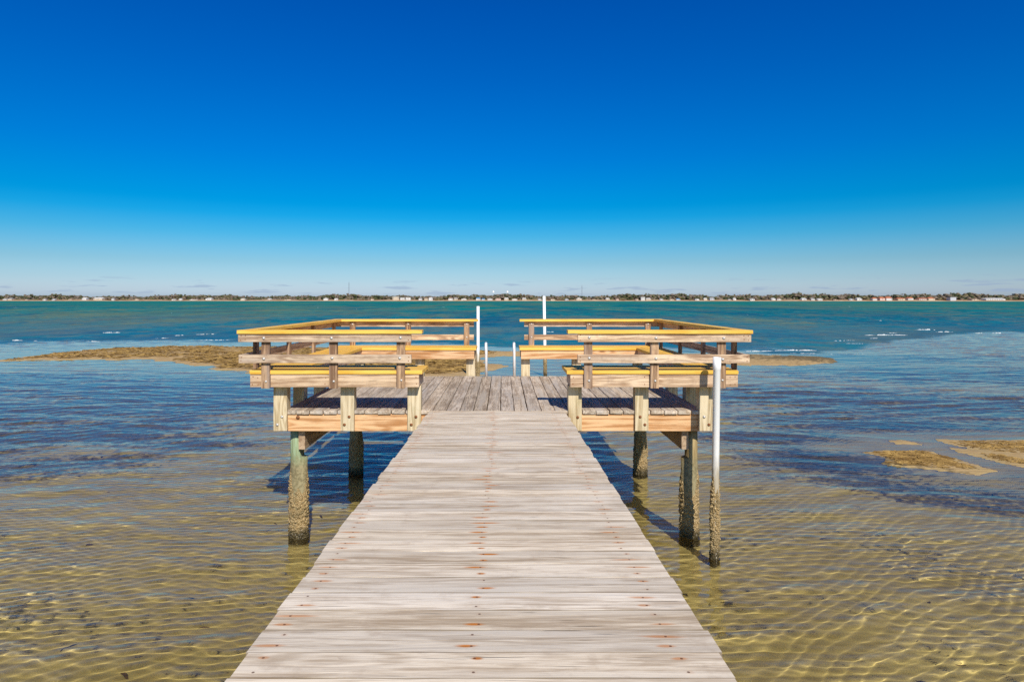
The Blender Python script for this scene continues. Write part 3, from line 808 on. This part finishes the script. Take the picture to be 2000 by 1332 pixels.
# foam: breaking crests near the bar, a wash line along it, small whitecaps out in the bay
V = []; Fq = []
def foam_strip(pts, wid, hgt, dens):
    """a ragged row of low foam mounds along a line of places"""
    for (x0, y0), (x1, y1) in zip(pts[:-1], pts[1:]):
        L = math.hypot(x1 - x0, y1 - y0); n = max(2, int(L * dens))
        for i in range(n):
            t = random.random()
            cx, cy = x0 + (x1 - x0) * t, y0 + (y1 - y0) * t + random.gauss(0, wid * 0.5)
            u_ = math.sin(math.pi * min(1, max(0, t))) ** 0.7 * (0.35 + 0.65 * abs(math.sin(t * 9.0 + x0 * 3.1)))
            if random.random() > u_ + 0.1: continue
            r = wid * random.uniform(0.25, 0.9); rl = r * random.uniform(1.0, 3.0); h = hgt * u_ * random.uniform(0.25, 1.0)
            b = len(V); m = 7
            for q in range(m):
                a = 2 * math.pi * q / m
                V.append((cx + rl * math.cos(a) * random.uniform(.7, 1.2), cy + r * math.sin(a) * random.uniform(.7, 1.2), -0.05))
            for q in range(m):
                a = 2 * math.pi * q / m
                V.append((cx + rl * .55 * math.cos(a) * random.uniform(.6, 1.3), cy + r * .55 * math.sin(a) * random.uniform(.6, 1.3), h * random.uniform(.5, 1)))
            V.append((cx, cy, h * 1.1))
            for q in range(m):
                q2 = (q + 1) % m
                Fq.append((b + q, b + q2, b + m + q2)); Fq.append((b + q, b + m + q2, b + m + q)); Fq.append((b + m + q, b + m + q2, b + 2 * m))
G = ground
for x0, x1, py, h, d in ((1787, 1829, 644.3, .20, 9), (1826, 1862, 649, .14, 8), (1688, 1775, 654.8, .14, 7), (1700, 1715, 661, .08, 5), (1730, 1752, 651.2, .12, 6), (1937, 1955, 651, .14, 8),
                         (1905, 1918, 650.5, .07, 5), (1514, 1598, 684.6, .09, 16), (1455, 1520, 686, .05, 8), (195, 242, 650.3, .13, 6), (20, 44, 665.3, .10, 9), (304, 333, 661.2, .08, 5), (340, 361, 655.5, .08, 4), (380, 426, 653.6, .10, 6),
                         (169, 195, 667.2, .07, 7), (385, 452, 664.3, .06, 5), (60, 80, 666, .05, 4), (1060, 1085, 648.5, .10, 6), (1630, 1700, 671, .03, 4), (1625, 1680, 665.5, .03, 3), (1540, 1600, 690, .02, 6)):
    a, b = G(x0, py), G(x1, py + random.uniform(-.6, .4))
    foam_strip([a, b], 0.070, h * 0.60, d * 4.5)
for seg in ([(300, 678), (234, 679.6), (130, 685.6)], [(1150, 687.2), (1300, 689.8), (1460, 691.6), (1560, 693.4), (1700, 690.5)], [(960, 684.6), (1060, 685.6)]):
    foam_strip([G(*p) for p in seg], 0.035, 0.012, 14)
for px_, py in ((30, 601), (60, 608), (181, 602), (350, 601), (335, 612), (277, 614.5), (424, 604), (698, 604), (620, 601), (866, 600), (1120, 600.5), (1542, 595), (1658, 598.5), (1525, 603.5), (1947, 614),
               (1962, 600), (1461, 615), (1265, 598), (1171, 596.5), (574, 597), (899, 598), (1980, 606), (1605, 620), (1130, 603), (410, 620), (95, 625), (205, 632), (1720, 626), (1390, 612), (700, 617), (980, 608), (1580, 630), (1840, 617)):
    x, y = G(px_, py); s_ = y / 190.0
    foam_strip([(x - 0.45 * s_, y), (x + 0.45 * s_, y + 0.1)], 0.045 * s_, 0.10 * s_, 9.0 / s_)
f_o = link('sea_foam', np_mesh('sea_foam', V, Fq, True), simple('foam_white', (0.60, 0.62, 0.60), 0.8, 0, 0.1, 20))
tag(f_o, 'white foam of small breaking waves around the sandbar', 'foam', None, 'stuff')

# ================================================================== FAR SHORE
def shore_Y(px_): return 1640.0 - 470.0 * max(0.0, min(1.0, (px_ - 300.0) / 1900.0))
pxs = np.linspace(-700, 2700, 350)
prof = ((0, -0.4), (6, 0.3), (16, 1.4), (34, 2.4), (60, 3.4), (200, 6.0), (420, 9.0))
LX = np.zeros((len(prof), len(pxs))); LY = LX.copy(); LZ = LX.copy()
for j, p in enumerate(pxs):
    for i, (d, z) in enumerate(prof):
        yy = shore_Y(p) + d + (6 * math.sin(p * 0.031) + 4 * math.sin(p * 0.083)) * (1 if i < 5 else 0)
        LX[i, j] = (p - 982) / F * yy; LY[i, j] = yy; LZ[i, j] = z * (1 + 0.25 * math.sin(p * 0.05) * (i > 0))
def shore_mat():
    s = NT('shore_sand_and_marsh')
    pos = s.node('ShaderNodeNewGeometry').outputs['Position']
    z = s.node('ShaderNodeSeparateXYZ', None, Vector=pos).outputs['Z']
    n = s.noise(pos, 0.05, 4, 0.6)
    c = s.mix(s.ramp(n, 0.35, 0.65), (0.60, 0.42, 0.25), (0.44, 0.25, 0.11))
    c = s.mix(s.ramp(s.math('ADD', z, s.math('MULTIPLY', n, 2.0)), 3.2, 4.8), c, (0.22, 0.16, 0.08))
    return s.done(s.principled(c, 0.9))
sh = link('far_shore', grid_mesh('far_shore', LX, LY, LZ), shore_mat())
tag(sh, 'low sandy far shore across the bay', 'shore', None, 'structure')

H = [  # px, width px, height px, wall, roof, kind
 (9, 8, 4, 'white', 'grey', 'g'), (19, 8, 5, 'cream', 'grey', 'g'), (52, 6, 3, 'tan', 'dark', 'g'), (86, 6, 3, 'white', 'grey', 'g'), (104, 6, 3, 'grey', 'pale', 'g'), (137, 7, 4, 'tan', 'brown', 'g'), (164, 9, 6, 'white', 'pale', 'g'),
 (191, 18, 6, 'cream', 'pale', 'l'), (220, 5, 5, 'white', 'grey', 'g'), (267, 7, 4, 'cream', 'brown', 'g'), (339, 8, 3, 'white', 'grey', 'g'), (352, 6, 4, 'white', 'pale', 'g'), (378, 16, 3, 'white', 'brown', 'l'), (407, 12, 5, 'white', 'pale', 'g'), (474, 9, 4, 'cream', 'pale', 'g'),
 (526, 8, 4, 'tan', 'pale', 'g'), (562, 14, 3, 'cream', 'brown', 'l'), (636, 9, 5, 'white', 'pale', 'g'), (656, 7, 4, 'white', 'pale', 'g'), (727, 6, 4, 'cream', 'brown', 'g'), (773, 13, 7.5, 'cream', 'pale', 'c'), (786, 9, 6.5, 'white', 'brown', 'c'), (797, 10, 6.5, 'white', 'brown', 'c'),
 (821, 7, 5, 'white', 'grey', 'g'), (832, 7, 6, 'cream', 'brown', 'g'), (841, 8, 6, 'white', 'pale', 'g'), (880, 9, 6.5, 'white', 'brown', 'g'), (890, 8, 5.5, 'cream', 'grey', 'g'), (906, 11, 4, 'white', 'pale', 'g'), (934, 9, 6, 'white', 'blue', 'g'), (944, 7, 4, 'grey', 'blue', 'g'), (957, 10, 5, 'white', 'grey', 'g'),
 (973, 11, 5.5, 'pink', 'brown', 'g'), (989, 9, 5.5, 'cream', 'pale', 'g'), (1005, 11, 5, 'white', 'brown', 'g'), (1024, 9, 5, 'cream', 'pale', 'g'), (1054, 7, 5, 'white', 'dark', 'g'), (1080, 9, 4, 'cream', 'brown', 'g'), (1107, 7, 4, 'grey', 'grey', 'g'), (1131, 11, 5.5, 'cream', 'pale', 'g'), (1160, 7, 3, 'tan', 'brown', 'g'),
 (1187, 8, 5, 'cream', 'pale', 'g'), (1206, 6, 4.5, 'pink', 'brown', 'g'), (1244, 6, 4, 'tan', 'brown', 'g'), (1256, 8, 7, 'white', 'pale', 'c'), (1267, 10, 5, 'cream', 'pale', 'g'), (1292, 7, 4, 'white', 'grey', 'g'), (1312, 8, 4, 'cream', 'brown', 'g'), (1325, 8, 4, 'grey', 'blue', 'g'), (1362, 8, 4, 'white', 'grey', 'g'), (1378, 7, 5, 'cream', 'pale', 'g'),
 (1391, 9, 6, 'grey', 'grey', 'g'), (1425, 6, 4, 'white', 'dark', 'g'), (1435, 6, 5, 'white', 'pale', 'g'), (1470, 9, 4.5, 'white', 'grey', 'g'), (1511, 8, 5, 'white', 'pale', 'g'), (1522, 8, 5, 'white', 'brown', 'g'), (1571, 10, 5, 'white', 'pale', 'g'), (1588, 7, 5, 'white', 'grey', 'g'), (1602, 10, 4, 'white', 'pale', 'l'),
 (1632, 8, 3, 'tan', 'brown', 'g'), (1663, 7, 4, 'white', 'grey', 'g'), (1679, 10, 5.5, 'white', 'pale', 'g'), (1709, 9, 6, 'white', 'red', 'g'), (1724, 11, 7, 'pink', 'red', 'g'), (1737, 12, 7.5, 'white', 'red', 'l'), (1761, 15, 5.5, 'cream', 'red', 'l'), (1779, 11, 7, 'white', 'red', 'g'), (1803, 16, 5, 'white', 'red', 'l'), (1820, 13, 6.5, 'cream', 'red', 'g'),
 (1862, 12, 7, 'grey', 'grey', 'c'), (1905, 14, 4, 'cream', 'brown', 'l'), (1945, 40, 5, 'white', 'pale', 'l'), (1985, 7, 12, 'white', 'pale', 't'), (1995, 7, 12, 'white', 'grey', 't')]

# the wood behind the houses reads as one mass
bm = bmesh.new(); bmesh.ops.create_icosphere(bm, subdivisions=2, radius=1.0)
ico_v = np.array([v.co[:] for v in bm.verts]); ico_f = np.array([[v.index for v in f.verts] for f in bm.faces]); bm.free()
tv = []; tf = []; tc = []; nv = 0
def tree_top(px_): return 11.0 + 2.2 * math.sin(px_ * 0.021) + 1.6 * math.sin(px_ * 0.057 + 1) + 1.2 * math.sin(px_ * 0.13)
for k in range(7300):
    p = random.uniform(-680, 2680)
    d = random.choice((random.uniform(48, 62), random.uniform(64, 110), random.uniform(110, 170), random.uniform(110, 170), random.uniform(130, 180)))
    yy = shore_Y(p) + d; x = (p - 982) / F * yy
    if d < 63 and min(abs(p - q[0]) - q[1] * 0.5 for q in H) > 3 and random.random() < 0.8: d = random.uniform(14, 24)
    tall = random.random() < 0.12
    h = (tree_top(p) * random.uniform(0.55, 0.92) + (random.uniform(1.0, 3.2) if tall else 0)) * (1.0 if d > 63 else (0.8 if d > 40 else 0.45))
    gz = 2.5 + d * 0.016
    for c in range(2 if not tall else 3):
        r = (random.uniform(2.0, 3.6) if not tall else random.uniform(1.3, 2.2))
        v = ico_v * np.array([r * random.uniform(1, 1.7), r * 1.3, r * random.uniform(0.6, 0.95)]) * (1 + 0.22 * RNG.normal(size=(len(ico_v), 1)))
        cz = gz + max(r * .5, h - r * random.uniform(0.6, 1.2) - (0 if c == 0 else random.uniform(1.5, h * 0.6)))
        v = v + np.array([x + random.uniform(-3, 3), yy + random.uniform(-3, 3), cz])
        tv.append(v); tf.append(ico_f + nv); nv += len(v)
        t = random.random(); tc.append(np.full(len(v), t))
    if tall:   # bare trunk under the crown
        w = 0.3; q = np.array([(-w, 0, 0), (w, 0, 0), (0, w, 0), (-w, 0, h), (w, 0, h), (0, w, h)]) + np.array([x, yy, gz])
        tv.append(q); tf.append(np.array([(0, 1, 4), (0, 4, 3), (1, 2, 5), (1, 5, 4), (2, 0, 3), (2, 3, 5)]) + nv); nv += 6; tc.append(np.full(6, 0.1))
wm = np_mesh('far_woods', np.concatenate(tv), np.concatenate(tf), True)
put_attr(wm, 'kind_of_tree', np.concatenate(tc))
def woods_mat():
    s = NT('far_tree_foliage')
    t = s.node('ShaderNodeAttribute', {'attribute_name': 'kind_of_tree'}).outputs['Fac']
    pos = s.node('ShaderNodeNewGeometry').outputs['Position']
    r = s.n.new('ShaderNodeValToRGB'); s.put(r.inputs[0], t); r.color_ramp.interpolation = 'CONSTANT'
    e = r.color_ramp.elements
    e[0].color = (0.21, 0.16, 0.12, 1); e[0].position = 0
    e[1].color = (0.085, 0.090, 0.035, 1); e[1].position = 0.28
    for p_, c_ in ((0.5, (0.18, 0.145, 0.075)), (0.68, (0.060, 0.072, 0.036)), (0.86, (0.25, 0.19, 0.135))):
        q = e.new(p_); q.color = (*c_, 1)
    n = s.noise(pos, 0.9, 4, 0.7)
    c = s.mix(s.math('MULTIPLY', s.ramp(n, 0.4, 0.65), 0.35), r.outputs[0], (0.06, 0.06, 0.035))
    return s.done(s.principled(c, 0.9, s.bump(n, 1.0, 1.0), 0.1))
w_o = link('far_woods', wm, woods_mat())
tag(w_o, 'low brown and olive woods lining the far shore', 'woods', None, 'stuff')

def flat(name, col, rough=0.8): return simple(name, col, rough, 0, 0.08, 0.6, 0.2)
HW = {'white': flat('house_white', (0.60, 0.58, 0.54)), 'cream': flat('house_cream', (0.54, 0.45, 0.33)), 'tan': flat('house_tan', (0.45, 0.35, 0.26)), 'grey': flat('house_grey', (0.48, 0.49, 0.50)),
      'pink': flat('house_pink', (0.62, 0.45, 0.38))}
HR = {'dark': flat('roof_dark', (0.13, 0.12, 0.12)), 'grey': flat('roof_grey', (0.34, 0.33, 0.32)), 'red': flat('roof_red', (0.52, 0.16, 0.07)), 'blue': flat('roof_blue', (0.08, 0.25, 0.45)), 'pale': flat('roof_pale', (0.62, 0.60, 0.56)),
      'brown': flat('roof_brown', (0.26, 0.17, 0.11))}
M_WIN = simple('window_glass', (0.05, 0.07, 0.09), 0.2, 0, 0.2, 1.0, 0.5)
def box_bm(bm, x0, x1, y0, y1, z0, z1):
    v = [bm.verts.new(p) for p in ((x0, y0, z0), (x1, y0, z0), (x1, y1, z0), (x0, y1, z0), (x0, y0, z1), (x1, y0, z1), (x1, y1, z1), (x0, y1, z1))]
    for f in ((0, 1, 5, 4), (1, 2, 6, 5), (2, 3, 7, 6), (3, 0, 4, 7), (4, 5, 6, 7), (3, 2, 1, 0)): bm.faces.new([v[i] for i in f])
def to_mesh(bm, name):
    m = bpy.data.meshes.new(name); bm.to_mesh(m); bm.free(); return m
LAND = ((-300, None, None), (465, 'the left bench', 465), (681, 'the left radio mast', 681), (933, 'the left thin white pipe', 933), (1064, 'the tallest white pipe', 1064), (1136, 'the right radio mast', 1136), (1470, 'the right bench', 1470), (2400, None, None))
ORD = ('nearest', 'second', 'third', 'fourth', 'fifth', 'sixth', 'seventh', 'eighth', 'ninth', 'tenth', 'eleventh', 'twelfth', 'thirteenth', 'fourteenth', 'fifteenth', 'sixteenth', 'seventeenth', 'eighteenth', 'nineteenth', 'twentieth')
seg_count = {}
for (p, wpx, hpx, wall, roof, kind) in H:
    seg = max(i for i in range(len(LAND)) if LAND[i][0] < p)
    left_mark, right_mark = LAND[seg][1], LAND[seg + 1][1]
    if left_mark: n = seg_count[seg] = seg_count.get(seg, 0) + 1; rel = ('house right of ', left_mark)
    else:
        inside = sorted(q[0] for q in H if LAND[seg][0] < q[0] <= LAND[seg + 1][0])[::-1]; n = inside.index(p) + 1; rel = ('house left of ', right_mark)
    kd = {'g': 'gabled house', 'l': 'long low house', 'c': 'blocky flat-topped house', 't': 'tall tower block'}[kind]
    label = '%s %s with %s roof, %s %s%s' % (wall, kd, roof, ORD[n - 1], rel[0].replace('house ', '').replace('of ', 'of '), rel[1])
    dist = 24 if kind != 't' else 175
    yy = shore_Y(p) + dist; sc = yy / F
    x = (p - 982) * sc; w = wpx * sc * 0.94; h = hpx * sc * 0.93; dep = min(w, 14.0)
    z0 = 1.9 if kind != 't' else 4.0
    o = empty('shore_house' if kind != 't' else 'tower_block', (x, yy, z0))
    tag(o, label, 'house' if kind != 't' else 'tower block', 'buildings along the far shore')
    hw = h * (0.62 if kind in 'gl' else 0.93)
    bm = bmesh.new(); box_bm(bm, -w / 2, w / 2, 0, dep, -2.0, hw)
    link('wall', to_mesh(bm, 'wall'), HW[wall], o, (x, yy, z0))
    bm = bmesh.new()
    if kind in 'gl':
        e = 0.35; zt = h; g = kind == 'g' and (int(p) % 3 == 0)
        if g:    # gable towards the water
            v = [bm.verts.new(q) for q in ((-w/2-e, -e, hw), (w/2+e, -e, hw), (0, -e, zt), (-w/2-e, dep+e, hw), (w/2+e, dep+e, hw), (0, dep+e, zt))]
            for f in ((0, 1, 2), (5, 4, 3), (1, 4, 5, 2), (3, 0, 2, 5), (0, 3, 4, 1)): bm.faces.new([v[i] for i in f])
        else:
            r = 0.32 * w if kind == 'g' else 0.44 * w
            v = [bm.verts.new(q) for q in ((-w/2-e, -e, hw), (w/2+e, -e, hw), (w/2+e, dep+e, hw), (-w/2-e, dep+e, hw), (-r, dep/2, zt), (r, dep/2, zt))]
            for f in ((0, 1, 5, 4), (1, 2, 5), (2, 3, 4, 5), (3, 0, 4), (3, 2, 1, 0)): bm.faces.new([v[i] for i in f])
    else: box_bm(bm, -w / 2 - 0.4, w / 2 + 0.4, -0.4, dep + 0.4, hw + 0.02, h)
    link('roof', to_mesh(bm, 'roof'), HR[roof], o, (x, yy, z0))
    nw = max(2, int(w / 3.2)); fl = max(1, int(hw / 3.4))
    for q in range(nw):
        for r_ in range(fl):
            if random.random() < 0.25: continue
            bm = bmesh.new(); cx = -w / 2 + w * (q + 0.5) / nw; cz = hw * (r_ + 0.55) / fl
            box_bm(bm, cx - 0.65, cx + 0.65, -0.06, 0.04, cz - 0.75, cz + 0.75)
            link('window', to_mesh(bm, 'window'), M_WIN, o, (x, yy, z0))

def mast(p, top_y, base_y, dist, label):
    yy = shore_Y(p) + dist; sc = yy / F; x = (p - 982) * sc; h = (586 - top_y) * sc + CAM_H
    o = empty('radio_mast', (x, yy, 0)); tag(o, label, 'radio mast', 'radio masts behind the far shore')
    bm = bmesh.new(); r = 0.55
    for q in range(3):     # three chords with lattice bracing
        a = q * 2.094
        box_bm(bm, r * math.cos(a) - .16, r * math.cos(a) + .16, r * math.sin(a) - .16, r * math.sin(a) + .16, 0, h)
    z = 2.0
    while z < h:
        box_bm(bm, -r, r, -.1, .1, z, z + 0.3); z += 2.4
    link('lattice', to_mesh(bm, 'lattice'), simple('mast_steel_%d' % p, (0.16, 0.17, 0.20), 0.6, 0.3, 0.1, 0.2), o, (x, yy, 0))
    bm = bmesh.new(); box_bm(bm, -.12, .12, -.12, .12, h, h + 4)
    link('antenna', to_mesh(bm, 'antenna'), HR['dark'], o, (x, yy, 0))
mast(681.5, 552.5, 577, 260, 'taller thin dark radio mast on the horizon above the left bench')
mast(1136.5, 559.5, 577, 260, 'shorter thin dark radio mast on the horizon above the right bench')

# ================================================================== SKY AND SUN
SUN_D = Vector((-0.30, 1.20, -1.0)).normalized()
el = math.asin(-SUN_D.z)
w = bpy.data.worlds.new("World"); S.world = w; w.use_nodes = True
nt = w.node_tree; nt.nodes.clear()
class WT(NT):
    def __init__(s, t): s.t = t; s.n = t.nodes
s = WT(nt)
sky = s.n.new('ShaderNodeTexSky'); sky.sky_type = 'NISHITA'; sky.sun_disc = False
sky.sun_elevation = el; sky.sun_rotation = math.radians(166)
tcw = s.node('ShaderNodeTexCoord').outputs['Generated']
sepw = s.node('ShaderNodeSeparateXYZ', None, Vector=tcw)
up = sepw.outputs['Z']
def lin(c): c /= 255.0; return c / 12.92 if c <= 0.04045 else ((c + 0.055) / 1.055) ** 2.4
# the deep polarised blue of the day, as a tint of the Nishita sky by height above the horizon
pts = [(592, (184, 203, 218), (186, 186, 166)), (572, (184, 203, 218), (183, 183, 164)), (545, (170, 206, 226), (201, 206, 190)), (515, (140, 198, 228), (200, 217, 212)), (465, (76, 180, 232), (185, 210, 221)), (430, (26, 165, 230), (175, 203, 220)),
       (405, (0, 154, 226), (169, 198, 219)), (315, (0, 127, 217), (146, 176, 206)), (165, (0, 101, 195), (122, 151, 185)), (15, (0, 84, 177), (107, 133, 168))]
ramp = s.n.new('ShaderNodeValToRGB'); el_ = ramp.color_ramp.elements
SC = 2.0
stops = []
for y, tgt, nat in pts:
    t = (586 - y) / F; stops.append((max(0.0, t / math.sqrt(1 + t * t)), [lin(a) / lin(b) / SC for a, b in zip(tgt, nat)]))
stops.append((0.72, [0.02, stops[-1][1][1] * 0.62, stops[-1][1][2] * 0.58]))
while len(el_) < len(stops): el_.new(0.5)
for e, (p_, c_) in zip(el_, stops): e.position = p_; e.color = (*[min(1, v) for v in c_], 1)
s.put(ramp.inputs[0], up)
tint = s.mix(1.0, ramp.outputs[0], (SC, SC, SC), 'MULTIPLY')
col = s.mix(1.0, sky.outputs[0], tint, 'MULTIPLY')
# scattered little grey-blue clouds low over the far shore
cv = s.mapping(tcw, (16, 16, 150))
cn = s.noise(cv, 1.0, 4, 0.55)
band = s.math('MULTIPLY', s.ramp(up, 0.004, 0.012), s.ramp(up, 0.022, 0.036, 1.0, 0.0))
cl = s.math('MULTIPLY', s.ramp(cn, 0.56, 0.66), band)
bgc = s.mix(s.math('MULTIPLY', cl, 0.55), col, [v * 10 for v in (0.30, 0.40, 0.58)])
bg = s.node('ShaderNodeBackground', None, Color=bgc, Strength=0.1)
wo = s.n.new('ShaderNodeOutputWorld'); nt.links.new(bg.outputs[0], wo.inputs[0])

L = bpy.data.lights.new('sun', 'SUN'); L.energy = 5.0; L.angle = math.radians(0.5); L.color = (1.0, 0.945, 0.85)
lo = bpy.data.objects.new('sun', L); COL.objects.link(lo)
lo.rotation_euler = SUN_D.to_track_quat('-Z', 'Y').to_euler(); lo.location = (3, -12, 12)
L.cycles.is_caustics_light = True

# ================================================================== CAMERA
c = bpy.data.cameras.new('camera'); co = bpy.data.objects.new('camera', c); COL.objects.link(co); S.camera = co
co.location = (0, 0, CAM_H); co.rotation_euler = (math.pi / 2, 0, 0)
c.sensor_width = 36.0; c.lens = F / 2000 * 36; c.shift_x = 0.009; c.shift_y = -0.040
c.clip_start = 0.05; c.clip_end = 9000
S.view_settings.view_transform = 'Standard'; S.view_settings.look = 'None'
S.view_settings.exposure = 0.0; S.view_settings.gamma = 1.0
S.cycles.use_denoising = False
S.cycles.max_bounces = 10; S.cycles.transmission_bounces = 8; S.cycles.transparent_max_bounces = 8
S.cycles.sample_clamp_indirect = 6.0
